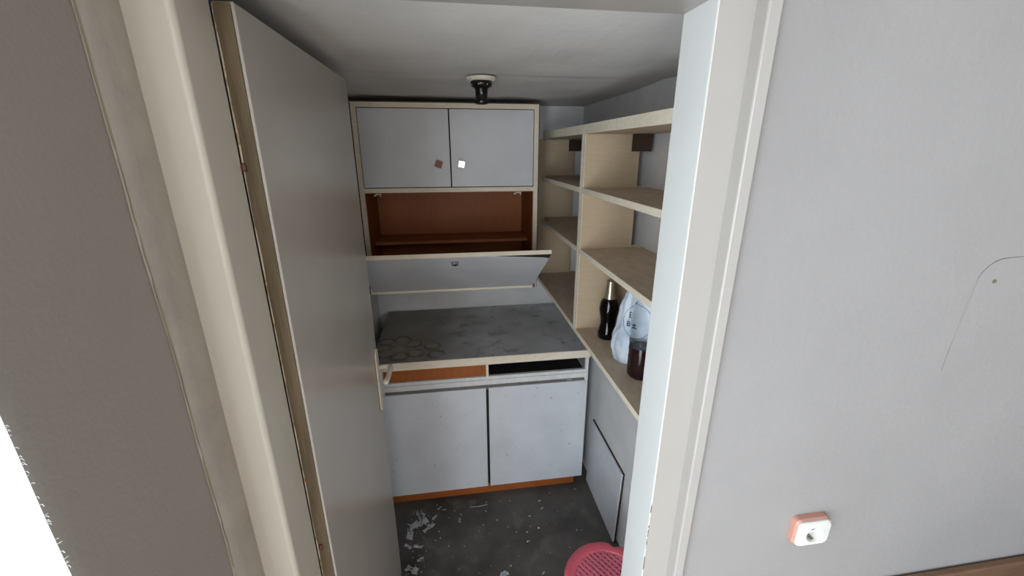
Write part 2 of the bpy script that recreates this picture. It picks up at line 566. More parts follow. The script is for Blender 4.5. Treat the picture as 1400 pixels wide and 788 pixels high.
for z, x in ((1.735, -0.3065), (0.966, -0.3005)):
    bm = nb()
    lathe(bm, [(0, z - 0.006), (0.0035, z - 0.005), (0.004, z), (0.0035, z + 0.006), (0, z + 0.007)], x, D0 - 0.0045, 10)
    obj('hinge_stub', bm, 'old_brass', dr, smooth=True)
# handle: long oval plate and a lever turned back towards the hinges
hp = nb()
pts = []
for k in range(20):
    a = math.pi * k / 19
    pts.append((1.362 + 0.019 * math.cos(a), 1.075 + 0.03 * math.sin(a)))
for k in range(20):
    a = math.pi + math.pi * k / 19
    pts.append((1.362 + 0.019 * math.cos(a), 0.885 + 0.03 * math.sin(a)))
prism(hp, pts, 'x', DX1 + 0.0002, DX1 + 0.007)
bmesh.ops.bevel(hp, geom=[e for e in hp.edges if abs(e.verts[0].co.x - e.verts[1].co.x) < 1e-6 and e.verts[0].co.x > DX1 + 0.005], offset=0.003, segments=2, affect='EDGES')
hnd = obj('door_handle', hp, 'plate', dr, label='cream long plate with a lever handle')
rim = nb()
prism(rim, [(1.362 + (y - 1.362) * 1.09, 0.98 + (z - 0.98) * 1.02) for y, z in pts], 'x', DX1 + 0.00005, DX1 + 0.0022)
obj('plate_rim', rim, 'plate_rim', hnd)
lv = nb()
tube(lv, [(DX1 + 0.005, 1.362, 1.032), (DX1 + 0.03, 1.362, 1.032), (DX1 + 0.046, 1.362, 1.031)], [0.009, 0.008, 0.009], 14)
hx = DX1 + 0.047
tube(lv, [(hx, 1.371, 1.031), (hx + 0.002, 1.352, 1.031), (hx + 0.002, 1.32, 1.029), (hx, 1.285, 1.027), (hx - 0.002, 1.262, 1.027), (hx - 0.002, 1.256, 1.027)],
     [0.007, 0.0095, 0.0085, 0.009, 0.0095, 0.006], 14)
obj('lever', lv, 'plate', hnd, smooth=True)

# ------------------------------------------------------------------ base cabinet
BX0, BX1, BY0, BY1 = -0.36, 0.654, 1.78, 2.43
bc = thing('base_cabinet', (0.147, 2.1, 0), 'white two-door base cabinet with an orange drawer back and an open drawer slot', 'cabinet')
TZ = 0.786
bm = nb()
box(bm, BX0, BX0 + 0.016, BY0, BY1, 0.06, TZ)
box(bm, BX1 - 0.016, BX1, BY0, BY1, 0.06, TZ)
for x in (BX0, BX1 - 0.016):
    box(bm, x, x + 0.016, BY0 + 0.06, BY1, 0.001, 0.06)
box(bm, BX0 + 0.016, BX1 - 0.016, BY1 - 0.01, BY1, 0.06, TZ)
box(bm, BX0 + 0.016, BX1 - 0.016, BY0 + 0.02, BY1 - 0.01, 0.05, 0.066)
obj('carcass', bm, 'white_board', bc)
obj('divider', bx(0.139, 0.151, BY0, BY1 - 0.012, 0.672, TZ), 'edge', bc)
obj('plinth', bx(BX0 + 0.002, BX1 - 0.04, BY0 + 0.012, BY0 + 0.028, 0.001, 0.0645), 'plinth', bc, label='orange brown plinth')
# rails under the drawers
for (a, b, gap) in ((BX0 + 0.016, 0.139, 0.0), (0.151, BX1 - 0.016, 0.0)):
    obj('drawer_rail', bx(a, b, BY0 + 0.001, BY0 + 0.018, 0.699, 0.716, bev=0.001), 'white_board', bc)
for (a, b) in ((BX0 + 0.001, 0.1445), (0.1455, BX1 - 0.0005)):
    obj('lower_rail', bx(a, b, BY0 - 0.002, BY0 + 0.012, 0.672, 0.698, bev=0.001), 'white_board', bc)
obj('shadow_strip', bx(BX0 + 0.016, BX1 - 0.016, BY0 + 0.006, BY0 + 0.016, 0.640, 0.671), 'gap_shade_strip', bc, label='grey strip drawn as the shaded gap above the doors')  # grey strip stands in for the shade in the gap
obj('strip_clip', bx(0.545, 0.572, BY0 - 0.001, BY0 + 0.006, 0.659, 0.668, bev=0.002), 'chrome', bc)
# left drawer: bare orange back board set close behind the opening
obj('drawer_front', bx(BX0 + 0.018, 0.1375, BY0 + 0.012, BY0 + 0.024, 0.7165, TZ - 0.001), 'fibre', bc, label='bare orange board of the left drawer without its facing')
# right drawer slot: dark floor and back, grey side with a runner
dw = nb()
box(dw, 0.152, BX1 - 0.017, BY0 + 0.03, BY1 - 0.03, 0.700, 0.706)
box(dw, 0.152, BX1 - 0.017, BY1 - 0.05, BY1 - 0.045, 0.706, TZ - 0.002)
obj('drawer_slot', dw, 'drawer_black', bc, label='dark empty drawer slot')
obj('slot_side', bx(BX1 - 0.0185, BX1 - 0.0165, BY0 + 0.004, BY1 - 0.06, 0.717, TZ - 0.002), 'drawer_side', bc)
obj('runner_stop', bx(0.153, 0.166, BY0 + 0.02, BY0 + 0.05, TZ - 0.016, TZ - 0.002), 'plate', bc)
# doors
for (a, b) in ((BX0 + 0.001, 0.1365), (0.1495, BX1 - 0.001)):
    obj('cabinet_door', bx(a, b, BY0 - 0.004, BY0 + 0.005, 0.056, 0.6545, bev=0.001), 'lam_low', bc)
obj('gap_board', bx(0.130, 0.156, BY0 + 0.0062, BY0 + 0.02, 0.066, 0.639), 'hole', bc, label='dark gap between the two doors')
wt = obj('worktop', bx(-0.392, 0.657, BY0 - 0.008, BY1 + 0.01, TZ + 0.0005, 0.828, bev=0.001), 'worktop', None, org=WT_ORG)
tag(wt, 'stained grey worktop with dark jar rings on the base cabinet', 'worktop')
obj('edge_band', bx(-0.393, 0.6575, BY0 - 0.0105, BY0 - 0.0085, TZ + 0.0015, 0.8265), 'edge', wt, label='worn beige front edge')

# ------------------------------------------------------------------ wall cabinet with open flap
UX0, UX1, UY0, UY1, UZ0, UZ1 = -0.418, 0.444, 2.10, 2.449, 1.056, 1.968
uc = thing('wall_cabinet', (0.013, UY1, UZ0), 'white wall cabinet with a fallen-open flap and two square-knobbed doors', 'cabinet')
T = 0.022
bm = nb()
box(bm, UX0, UX0 + T, UY0, UY1, UZ0, UZ1)
box(bm, UX1 - T, UX1, UY0, UY1, UZ0, UZ1)
box(bm, UX0 + T, UX1 - T, UY0, UY1, UZ1 - T, UZ1)
box(bm, UX0 + T, UX1 - T, UY0, UY1, 1.567, 1.588)
box(bm, UX0 + T, UX1 - T, UY0, UY1, UZ0, UZ0 + 0.012)
obj('frame', bm, 'edge', uc)
bm = nb()
box(bm, UX0 - 0.005, UX0 - 0.0005, UY0 + 0.002, UY1, UZ0 + 0.002, UZ1 + 0.006)
box(bm, UX1 + 0.0005, UX1 + 0.004, UY0 + 0.002, UY1, UZ0 + 0.002, UZ1 + 0.006)
box(bm, UX0, UX1, UY0 + 0.002, UY1, UZ1 + 0.0005, UZ1 + 0.006)
obj('outer_skin', bm, 'dark_brown', uc, label='dark brown outer skin')
obj('back_panel', bx(UX0 + T, UX1 - T, UY1 - 0.012, UY1 - 0.004, UZ0 + 0.013, 1.566), 'fibre', uc, label='orange brown back board')
bm = nb()
box(bm, UX0 + T + 0.0002, UX0 + T + 0.003, UY0 + 0.006, UY1 - 0.013, UZ0 + 0.013, 1.566)
box(bm, UX1 - T - 0.003, UX1 - T - 0.0002, UY0 + 0.006, UY1 - 0.013, UZ0 + 0.013, 1.566)
box(bm, UX0 + T + 0.003, UX1 - T - 0.003, UY0 + 0.006, UY1 - 0.013, 1.563, 1.5665)
box(bm, UX0 + T + 0.003, UX1 - T - 0.003, UY0 + 0.006, UY1 - 0.013, UZ0 + 0.0125, UZ0 + 0.015)
obj('inner_lining', bm, 'brown_in', uc)
obj('inner_shelf', bx(UX0 + T + 0.004, UX1 - T - 0.004, 2.225, UY1 - 0.014, 1.286, 1.302, bev=0.001), 'shelf_in', uc)
for i, (a, b, kx, mt, kr, kt) in enumerate(((-0.3925, 0.0135, -0.040, 'old_brass', 20, 0.0), (0.0195, 0.4185, 0.068, 'chrome', 12, 1.0))):
    d_ = obj('cabinet_door', bx(a, b, UY0 - 0.002, UY0 + 0.014, 1.592, 1.9425, bev=0.001), 'lam', uc)
    kz = 1.698
    kb = nb()
    tube(kb, [(kx, UY0 - 0.0025, kz), (kx, UY0 - 0.016, kz)], [0.007, 0.006], 12)
    obj('knob_stem', kb, 'steel', d_)
    kb = bx(kx - 0.0155, kx + 0.0155, UY0 - 0.0235, UY0 - 0.016, kz - 0.0155, kz + 0.0155, bev=0.0015)
    rot(kb, R(kr), 'Y', (kx, UY0 - 0.02, kz))
    if kt:
        rot(kb, R(-5), 'Z', (kx, UY0 - 0.02, kz))
    obj('knob', kb, mt, d_, label=('dark coppery square knob', 'bright chrome square knob')[i])  # left knob has a darker, coppery metal than the right
obj('door_backing', bx(UX0 + T, UX1 - T, UY0 + 0.017, UY0 + 0.02, 1.589, 1.945), 'hole', uc)
# catches under the middle rail
for cx in (-0.335, 0.348):
    cb = nb()
    box(cb, cx - 0.014, cx + 0.014, UY0 + 0.012, UY0 + 0.03, 1.556, 1.5615, bev=0.001)
    box(cb, cx + 0.009, cx + 0.013, UY0 + 0.010, UY0 + 0.014, 1.548, 1.5625)
    box(cb, cx - 0.022, cx - 0.012, UY0 + 0.016, UY0 + 0.026, 1.550, 1.5562)
    obj('catch', cb, 'plate', uc)
# flap: built upright in its opening, then swung forward about the lower front edge
HC = Vector((0, UY0 - 0.003, UZ0 + 0.016))
FANG = R(56.5)
L = 0.492
fx0, fx1 = UX0 + 0.018, UX1 - 0.020
z0, z1 = HC.z, HC.z + L


def swing(bm):
    return rot(bm, FANG, 'X', HC)


fl = obj('flap', swing(bx(fx0, fx1, UY0 - 0.003, UY0 + 0.012, z0, z1 - 0.003, bev=0.0008)), 'dark_brown', uc, label='drop-down flap hanging open, its facing lifting at the right')
obj('flap_edge', swing(bx(fx0, fx1, UY0 - 0.006, UY0 + 0.0125, z1 - 0.0029, z1, bev=0.0006)), 'edge', fl, label='pale edge strip along the flap top')
fc = nb()
o1 = [(fx0, z0), (fx1, z0), (fx1, z1 - 0.062), (fx1 - 0.02, z1 - 0.052), (fx1 - 0.28, z1 - 0.0035), (fx0, z1 - 0.0035)]
prism(fc, o1, 'y', UY0 - 0.0062, UY0 - 0.0034)
obj('facing', swing(fc), 'lam', fl, label='grey white flap facing with a peeling corner')
obj('inner_face', swing(bx(fx0, fx1, UY0 + 0.0122, UY0 + 0.0145, z0, z1 - 0.004)), 'brown_in', fl)
kb = nb()
tube(kb, [(0.012, UY0 - 0.0063, z1 - 0.05), (0.012, UY0 - 0.016, z1 - 0.05), (0.012, UY0 - 0.017, z1 - 0.05), (0.012, UY0 - 0.024, z1 - 0.05)], [0.006, 0.006, 0.015, 0.013], 16)
obj('knob', swing(kb), 'chrome', fl)
obj('corner_bracket', bx(UX1 - 0.019, UX1 - 0.006, UY0 - 0.006, UY0 - 0.0003, UZ0 + 0.001, UZ0 + 0.024, bev=0.001), 'old_brass', uc)
obj('stay_clip', bx(UX1 - T - 0.006, UX1 - T - 0.0035, UY0 + 0.03, UY0 + 0.042, 1.19, 1.25), 'plate', uc)

# ------------------------------------------------------------------ shelving on the right wall
SX, SXB = 0.51, 0.727
LT = 1.036
lb = obj('ledge', bx(SX + 0.0022, XR - 0.001, 0.80, YB - 0.001, LT - 0.020, LT), 'beige_shelf', None, org=(0.64, 1.6, LT - 0.02))
tag(lb, 'long beige ledge board carrying both shelf units and the bottles', 'shelf')
obj('edge_band', bx(SX, SX + 0.002, 0.80, YB - 0.001, LT - 0.020, LT), 'edge', lb)
levels = [(1.385, 0.019), (1.623, 0.020)]
for name, y0, y1, lab in (('shelving_unit', 1.598, 2.445, 'far beige open shelf unit in the corner beside the wall cabinet'),
                          ('shelving_unit', 0.84, 1.594, 'near beige open shelf unit with bottles below, closest to the doorway')):
    far = y0 > 1.5
    u = thing(name, ((SX + XR) / 2, (y0 + y1) / 2, LT), lab, 'shelves')
    p = 0.019
    for (a, b) in ((y0, y0 + p), (y1 - p, y1)):
        s = obj('side_panel', bx(SX + 0.0022, SXB, a, b, LT + 0.0005, 1.8185), 'beige', u)
        obj('edge_band', bx(SX, SX + 0.002, a, b, LT + 0.0005, 1.8185), 'edge', s)
    ya, yb = y0 + p + 0.0004, y1 - p - 0.0004
    ysh = yb - 0.135 if far else yb
    for z, th_ in levels:
        s = obj('shelf', bx(SX + 0.0022, XR - 0.001, ya, ysh, z - th_, z), 'beige_shelf', u)
        obj('edge_band', bx(SX, SX + 0.002, ya, ysh, z - th_, z), 'edge', s)
        if far:
            obj('cleat', bx(SX + 0.05, XR - 0.002, ysh + 0.001, yb, z - th_, z - 0.001), 'beige_shelf', u)
    s = obj('top_board', bx(SX + 0.0022, XR - 0.001, y0, y1 - (0.15 if far else 0), 1.819, 1.852), 'beige', u)
    obj('edge_band', bx(SX, SX + 0.002, y0, y1 - (0.15 if far else 0), 1.819, 1.852), 'edge', s)
    obj('hanger_block', bx(0.693 if not far else 0.69, 0.752, yb - 0.045, yb, 1.757, 1.8188, bev=0.001), 'block', u, label='dark brown hanging block under the top board')

# hatch panel leaning on the lower wall
hb = bx(0.6895, 0.6965, 1.402, 1.80, 0.001, 0.392, bev=0.0008)
rot(hb, R(1.7), 'Y', (0.6965, 1.6, 0.0))
hp_ = obj('hatch_panel', hb, 'lam_low', None, org=(0.693, 1.6, 0))
tag(hp_, 'loose scuffed white panel leaning on the wall under the ledge', 'panel')
eb = nb()
box(eb, 0.6966, 0.7025, 1.398, 1.803, 0.001, 0.396)
rot(eb, R(1.7), 'Y', (0.6965, 1.6, 0.0))
obj('panel_back', eb, 'dark_brown', hp_, label='dark brown back of the panel')

# ------------------------------------------------------------------ lamp holder on the ceiling
lx, ly = 0.126, 1.545
lh = thing('lamp_holder', (lx, ly, CEIL), 'black bulbless lamp holder on a white ceiling disc', 'lamp')
obj('ceiling_disc', lathe(nb(), [(0, CEIL - 0.001), (0.050, CEIL - 0.002), (0.050, CEIL - 0.009), (0.044, CEIL - 0.014), (0, CEIL - 0.014)], lx, ly, 32), 'plate', lh)
c0 = CEIL - 0.0145
obj('socket', lathe(nb(), [(0, c0), (0.036, c0), (0.037, c0 - 0.008), (0.034, c0 - 0.016), (0.026, c0 - 0.019), (0.0215, c0 - 0.024), (0.0205, c0 - 0.040), (0.0205, c0 - 0.048), (0.0235, c0 - 0.058), (0.026, c0 - 0.067), (0.022, c0 - 0.069), (0.018, c0 - 0.066), (0.016, c0 - 0.045), (0, c0 - 0.043)], lx, ly, 32), 'black', lh, smooth=True)
for a in (200, 250, 300, 345):
    bm = nb()
    ax, ay = lx + 0.0345 * math.cos(R(a)), ly + 0.0345 * math.sin(R(a))
    bmesh.ops.create_uvsphere(bm, u_segments=8, v_segments=6, radius=0.0028, matrix=Matrix.Translation((ax, ay, c0 - 0.011)))
    obj('screw', bm, 'chrome', lh, smooth=True)

# ------------------------------------------------------------------ wall socket
ox, oz = 0.742, 0.978
sk = thing('wall_socket', (ox, YF, oz), 'white power socket with a salmon base, low on the right wall', 'socket')


def rrect(w, h, r, n=6, cx=0, cz=0):
    pts = []
    for (sx, sz, a0) in ((1, 1, 0), (-1, 1, 90), (-1, -1, 180), (1, -1, 270)):
        for k in range(n + 1):
            a = R(a0 + 90 * k / n)
            pts.append((cx + sx * (w - r) + r * math.cos(a), cz + sz * (h - r) + r * math.sin(a)))
    return pts


def loft(bm, rings, cap=True):
    vs = [[bm.verts.new(p) for p in r] for r in rings]
    n = len(vs[0])
    for A, B in zip(vs, vs[1:]):
        for i in range(n):
            bm.faces.new((A[i], A[(i + 1) % n], B[(i + 1) % n], B[i]))
    if cap:
        bm.faces.new(vs[0]); bm.faces.new(vs[-1][::-1])
    return bm


def ring_at(pts, y):
    return [(x, y, z) for x, z in pts]


SW, SH = 0.041, 0.034
bm = nb()
loft(bm, [ring_at(rrect(SW, SH, 0.012, 6, ox, oz), YF - 0.0003), ring_at(rrect(SW, SH, 0.012, 6, ox, oz), YF - 0.012),
          ring_at(rrect(SW - 0.002, SH - 0.002, 0.012, 6, ox, oz), YF - 0.0165),
          ring_at(rrect(SW - 0.008, SH - 0.008, 0.012, 6, ox, oz), YF - 0.0165), ring_at(rrect(SW - 0.008, SH - 0.008, 0.012, 6, ox, oz), YF - 0.006)])
obj('socket_base', bm, 'salmon', sk, label='salmon pink base')
bm = nb()
FW, FH = SW - 0.0025, SH - 0.0025
circ = [(ox + 0.020 * math.cos(R(90 * (i // 7) + 90 * (i % 7) / 6 * 0.98)), oz + 0.020 * math.sin(R(90 * (i // 7) + 90 * (i % 7) / 6 * 0.98))) for i in range(28)]
cin = [(ox + (x - ox) * 0.86, oz + (z - oz) * 0.86) for x, z in circ]
loft(bm, [ring_at(rrect(FW, FH, 0.012, 6, ox, oz), YF - 0.0168), ring_at(rrect(FW, FH, 0.012, 6, ox, oz), YF - 0.020),
          ring_at(rrect(FW - 0.003, FH - 0.003, 0.012, 6, ox, oz), YF - 0.0235),
          ring_at(circ, YF - 0.0245), ring_at(cin, YF - 0.0085), ring_at([(ox + (x - ox) * 0.3, oz + (z - oz) * 0.3) for x, z in circ], YF - 0.0082)], cap=False)
bm.faces.new([v for v in bm.verts][-28:])
obj('socket_cover', bm, 'socket', sk, smooth=False)
for s in (-1, 1):
    bm = nb()
    tube(bm, [(ox + s * 0.0095, YF - 0.0080, oz - 0.002 * s), (ox + s * 0.0095, YF - 0.0090, oz - 0.002 * s)], 0.0044, 14)
    obj('socket_hole', bm, 'hole', sk)
for s in (-1, 1):
    obj('earth_clip', bx(ox - 0.003, ox + 0.003, YF - 0.0215, YF - 0.0087, oz + s * 0.0155 - 0.0012, oz + s * 0.0155 + 0.0012), 'steel', sk)

# ------------------------------------------------------------------ table against the right wall
tb = thing('table', (1.7, 0.40, 0), 'dark topped table with a brown wooden back rail against the right wall', 'table')
TT = 0.715
obj('tabletop', bx(0.99, 2.45, 0.05, 0.578, TT - 0.025, TT, bev=0.003), 'table_top', tb)
obj('back_rail', bx(0.985, 2.455, 0.579, 0.597, TT - 0.05, 0.772, bev=0.004), 'table_wood', tb)
for x in (1.02, 2.38):
    for y in (0.08, 0.52):
        obj('leg', bx(x, x + 0.045, y, y + 0.045, 0.001, TT - 0.026, bev=0.003), 'table_wood', tb)
obj('apron', bx(1.07, 2.375, 0.085, 0.105, TT - 0.11, TT - 0.026), 'table_wood', tb)

# ------------------------------------------------------------------ curtain at the near window
bm = nb()
nu, nv = 60, 24
gr = []
for i in range(nu + 1):
    y = 0.343 - 0.20 * i / nu
    col_ = []
    for j in range(nv + 1):
        z = 0.25 + 2.05 * j / nv
        a = min(1.0, i / 10)
        x = -0.3655 + a * (0.008 * math.sin(i * 0.55) + 0.003 * noise.noise(Vector((i * 0.1, j * 0.3, 0))))
        e = (0.0018 * noise.noise(Vector((1, 3, z * 26))) if i == 0 else 0)
        col_.append(bm.verts.new((x, y + e, z)))
    gr.append(col_)
for i in range(nu):
    for j in range(nv):
        bm.faces.new((gr[i][j], gr[i + 1][j], gr[i + 1][j + 1], gr[i][j + 1]))
cu = obj('curtain', bm, 'curtain', None, org=(-0.366, 0.13, 0.25), smooth=True)
tag(cu, 'white curtain with a frayed edge at the lower left', 'curtain')
bm = nb()
for k in range(200):
    z = random.uniform(0.9, 2.0)
    ln = random.uniform(0.0006, 0.0022) * (2.0 if random.random() < 0.08 else 1)
    dz = random.uniform(-0.005, 0.0)
    tube(bm, [(-0.3655, 0.341, z), (-0.365, 0.343 + ln * 0.5, z + dz * 0.3), (-0.3648, 0.343 + ln, z + dz)], [0.00035, 0.0003, 0.00015], 4)
fr = obj('fringe', bm, 'curtain', cu)
fr['kind'] = 'stuff'
rb = nb()
tube(rb, [(-0.345, 0.40, 2.32), (-0.345, -1.15, 2.32)], 0.008, 10)
for y in (0.38, -1.12):
    tube(rb, [(WX, y, 2.32), (-0.34, y, 2.32)], 0.006, 8)
cr = obj('curtain_rod', rb, 'white_board', cu)

# ------------------------------------------------------------------ bottles and bag on the ledge
bx_, by_ = 0.612, 1.475
bb = thing('beer_bottle', (bx_, by_, LT), 'brown glass bottle with foil neck behind the white bag', 'bottle')
z = LT + 0.001
obj('bottle_glass', lathe(nb(), [(0, z), (0.0347, z), (0.0381, z + 0.004), (0.0381, z + 0.028), (0.0353, z + 0.036), (0.0308, z + 0.060), (0.0319, z + 0.085),
                                 (0.0381, z + 0.115), (0.0386, z + 0.132), (0.0347, z + 0.152), (0.0235, z + 0.172), (0.0168, z + 0.190), (0.0151, z + 0.232),
                                 (0.0162, z + 0.238), (0.0134, z + 0.241), (0, z + 0.241)], bx_, by_, 32), 'brown_glass', bb, smooth=True)
obj('contents', lathe(nb(), [(0, z + 0.004), (0.0336, z + 0.005), (0.0347, z + 0.027), (0.0280, z + 0.058), (0.0291, z + 0.085), (0.0347, z + 0.115), (0.0347, z + 0.135), (0, z + 0.136)], bx_, by_, 24), 'beer', bb, smooth=True)
obj('foil', lathe(nb(), [(0.0263, z + 0.170), (0.0193, z + 0.190), (0.0170, z + 0.232), (0.0181, z + 0.239), (0.0134, z + 0.243), (0, z + 0.2435)], bx_, by_, 32), 'gold', bb, smooth=True)

px, py = 0.608, 1.163
pb = thing('plastic_bottle', (px, py, LT), 'clear plastic bottle half full of dark red liquid nearest the doorway', 'bottle')
prof = [(0, z), (0.034, z), (0.042, z + 0.012)]
for k in range(12):
    prof.append((0.0432 if k % 2 else 0.0418, z + 0.025 + 0.0155 * k))
prof += [(0.042, z + 0.225), (0.034, z + 0.258), (0.018, z + 0.280), (0.0135, z + 0.288), (0.0135, z + 0.306)]
obj('bottle_body', lathe(nb(), prof + [(0, z + 0.306)], px, py, 40), 'pet', pb, smooth=True)
lp = [(0, z + 0.0025), (0.033, z + 0.003), (0.0405, z + 0.013), (0.0405, z + 0.112), (0, z + 0.112)]
obj('liquid', lathe(nb(), lp, px, py, 40), 'liquid', pb, smooth=False)
obj('cap', lathe(nb(), [(0, z + 0.296), (0.0152, z + 0.296), (0.0152, z + 0.312), (0.014, z + 0.3135), (0, z + 0.3135)], px, py, 28), 'hole', pb)
bm = nb()
rd = random.Random(4)
for k in range(70):
    a = R(rd.uniform(150, 330)); zz = z + rd.uniform(0.12, 0.24); rr_ = 0.0436
    bmesh.ops.create_icosphere(bm, subdivisions=1, radius=rd.uniform(0.0006, 0.0014), matrix=Matrix.Translation((px + rr_ * math.cos(a), py + rr_ * math.sin(a), zz)))
dp = obj('droplets', bm, 'socket', pb)
dp['kind'] = 'stuff'

# crumpled bag: lofted rings with folds, gathered and leaning at the top
gx, gy = 0.650, 1.275
bg = thing('plastic_bag', (gx, gy, LT), 'crumpled pale blue and white plastic bag with faded print between two bottles', 'bag')
bm = nb()
rings = []
NS, NR = 72, 40
for j in range(NR + 1):
    h = j / NR
    zz = LT + 0.0015 + 0.262 * h
    w_ = 0.083 * (1 - 0.42 * max(0, (h - 0.35) / 0.65) ** 1.2) * (0.86 + 0.14 * min(1, h * 6))
    d_ = 0.052 * (1 - 0.72 * h ** 1.6)
    cxx, cyy = gx - 0.004 + 0.004 * h, gy - 0.003 + 0.002 * h
    ring = []
    for i in range(NS):
        a = 2 * math.pi * i / NS
        ca, sa = math.cos(a), math.sin(a)
        q = 2 / 3.2
        ux = math.copysign(abs(ca) ** q, ca) * w_
        uy = math.copysign(abs(sa) ** q, sa) * d_
        f = 1 + 0.09 * noise.noise(Vector((ca * 1.4, sa * 1.4, h * 3))) + 0.07 * (0.5 + h) * math.sin(a * 9 + h * 5 + 2 * noise.noise(Vector((ca, sa, h * 2)))) \
            + 0.13 * abs(noise.noise(Vector((ca * 3 + h * 2, sa * 3, h * 6))))
        ux, uy = ux * f, uy * f
        ang = R(-38)
        ring.append((cxx + ux * math.cos(ang) - uy * math.sin(ang), cyy + ux * math.sin(ang) + uy * math.cos(ang), zz + (0.012 * noise.noise(Vector((ca * 2, sa * 2, 5))) * h)))
    rings.append(ring)
loft(bm, rings)
obj('bag_body', bm, 'bag', bg, smooth=True)
BAGF = R(-38)


FDIR = Vector((math.sin(BAGF), -math.cos(BAGF), 0))        # outward from the printed face
UDIR = Vector((math.cos(BAGF), math.sin(BAGF), 0))
_b = bmesh.new(); _b.from_mesh(bpy.data.objects['bag_body'].data)
BAG_TREE = BVHTree.FromBMesh(_b)


def lay_on_bag(bm, u, v):
    """Wrap a flat print drawn in (x, y) onto the bag's front face around (u, v)."""
    for vert in bm.verts:
        o_ = UDIR * (u + vert.co.x) + Vector((0, 0, v + vert.co.y)) + FDIR * 0.3
        hit = BAG_TREE.ray_cast(o_, -FDIR)[0]
        vert.co = (hit if hit else o_ - FDIR * 0.25) + FDIR * 0.0012
    return bm


def bag_print(txt, u, v, size):
    c = bpy.data.curves.new('lettering', 'FONT')
    c.body = txt; c.size = size; c.align_x = 'CENTER'; c.align_y = 'CENTER'; c.offset = 0.0004
    tmp = bpy.data.objects.new('tmp', c)
    COL.objects.link(tmp)
    me = bpy.data.meshes.new_from_object(tmp.evaluated_get(bpy.context.evaluated_depsgraph_get()))
    bpy.data.objects.remove(tmp)
    bm = nb(); bm.from_mesh(me)
    bmesh.ops.translate(lay_on_bag(bm, u, v), verts=bm.verts, vec=ORG[bg.name])
    return obj('lettering', bm, 'ink', bg)


bag_print('BU', -0.016, 0.180, 0.030)
bag_print('BUR', -0.016, 0.148, 0.026)
bm = nb()
ra = [bm.verts.new((0.046 * math.cos(k * math.pi / 36), 0.058 * math.sin(k * math.pi / 36), 0)) for k in range(72)]
rb_ = [bm.verts.new((0.0445 * math.cos(k * math.pi / 36), 0.0565 * math.sin(k * math.pi / 36), 0)) for k in range(72)]
for k in range(72):
    bm.faces.new((ra[k], ra[(k + 1) % 72], rb_[(k + 1) % 72], rb_[k]))
bmesh.ops.translate(lay_on_bag(bm, -0.006, 0.160), verts=bm.verts, vec=ORG[bg.name])
obj('printed_ring', bm, 'ink', bg)

# ------------------------------------------------------------------ pink plastic stool
sx_, sy_, sz_ = 0.508, 1.030, 0.285
st = thing('stool', (sx_, sy_, 0), 'pink plastic stool with a perforated seat beside the right door frame', 'stool')


def stool_r(a, r0):
    d = 0
    for n_ in (62, 172, 242, 352):
        x = (math.degrees(a) - n_ + 180) % 360 - 180
        d += 0.014 * math.exp(-(x / 6.0) ** 2)
    return r0 - d * r0 / 0.16


NA = 120
bm = nb()
spec = [(0.150, sz_ - 0.045), (0.160, sz_ - 0.045), (0.161, sz_ - 0.012), (0.158, sz_ - 0.004), (0.150, sz_), (0.122, sz_ - 0.001), (0.117, sz_ - 0.004), (0.117, sz_ - 0.012)]
rgs = []
for r0, zz in spec:
    rgs.append([(sx_ + (stool_r(2 * math.pi * i / NA, r0) if r0 > 0.13 else r0) * math.cos(2 * math.pi * i / NA),
                 sy_ + (stool_r(2 * math.pi * i / NA, r0) if r0 > 0.13 else r0) * math.sin(2 * math.pi * i / NA), zz) for i in range(NA)])
loft(bm, rgs, cap=False)
obj('seat_rim', bm, 'pink', st, smooth=True)
bm = nb()
gr_r = 0.1175
for ang, top, hw, stp in ((R(-58), sz_ - 0.0035, 0.0048, 0.0170), (R(32), sz_ - 0.0065, 0.0056, 0.0180)):
    k = -11
    for k in range(-11, 12):
        off = (k + 0.3) * stp
        if abs(off) > gr_r - 0.004:
            continue
        half = math.sqrt(gr_r ** 2 - off ** 2)
        b2 = bx(-half, half, off - hw, off + hw, top - 0.006, top, bev=0.0008)
        bmesh.ops.rotate(b2, verts=b2.verts, cent=(0, 0, 0), matrix=Matrix.Rotation(ang, 3, 'Z'))
        bmesh.ops.translate(b2, verts=b2.verts, vec=(sx_, sy_, 0))
        me = bpy.data.meshes.new('tmp'); b2.to_mesh(me); b2.free(); bm.from_mesh(me); bpy.data.meshes.remove(me)
obj('seat_grid', bm, 'pink2', st, label='perforated seat grid')
for k in range(4):
    a = R(17 + 90 * k)
    c, s = math.cos(a), math.sin(a)
    bm = nb()
    rr0 = [(sx_ + c * 0.135 + dx, sy_ + s * 0.135 + dy, sz_ - 0.02) for dx, dy in ((-.02, -.02), (.02, -.02), (.02, .02), (-.02, .02))]
    rr1 = [(sx_ + c * 0.150 + dx, sy_ + s * 0.150 + dy, 0.001) for dx, dy in ((-.014, -.014), (.014, -.014), (.014, .014), (-.014, .014))]
    loft(bm, [rr0, rr1])
    bmesh.ops.bevel(bm, geom=list(bm.edges), offset=0.004, segments=2, affect='EDGES')
    obj('leg', bm, 'pink', st)

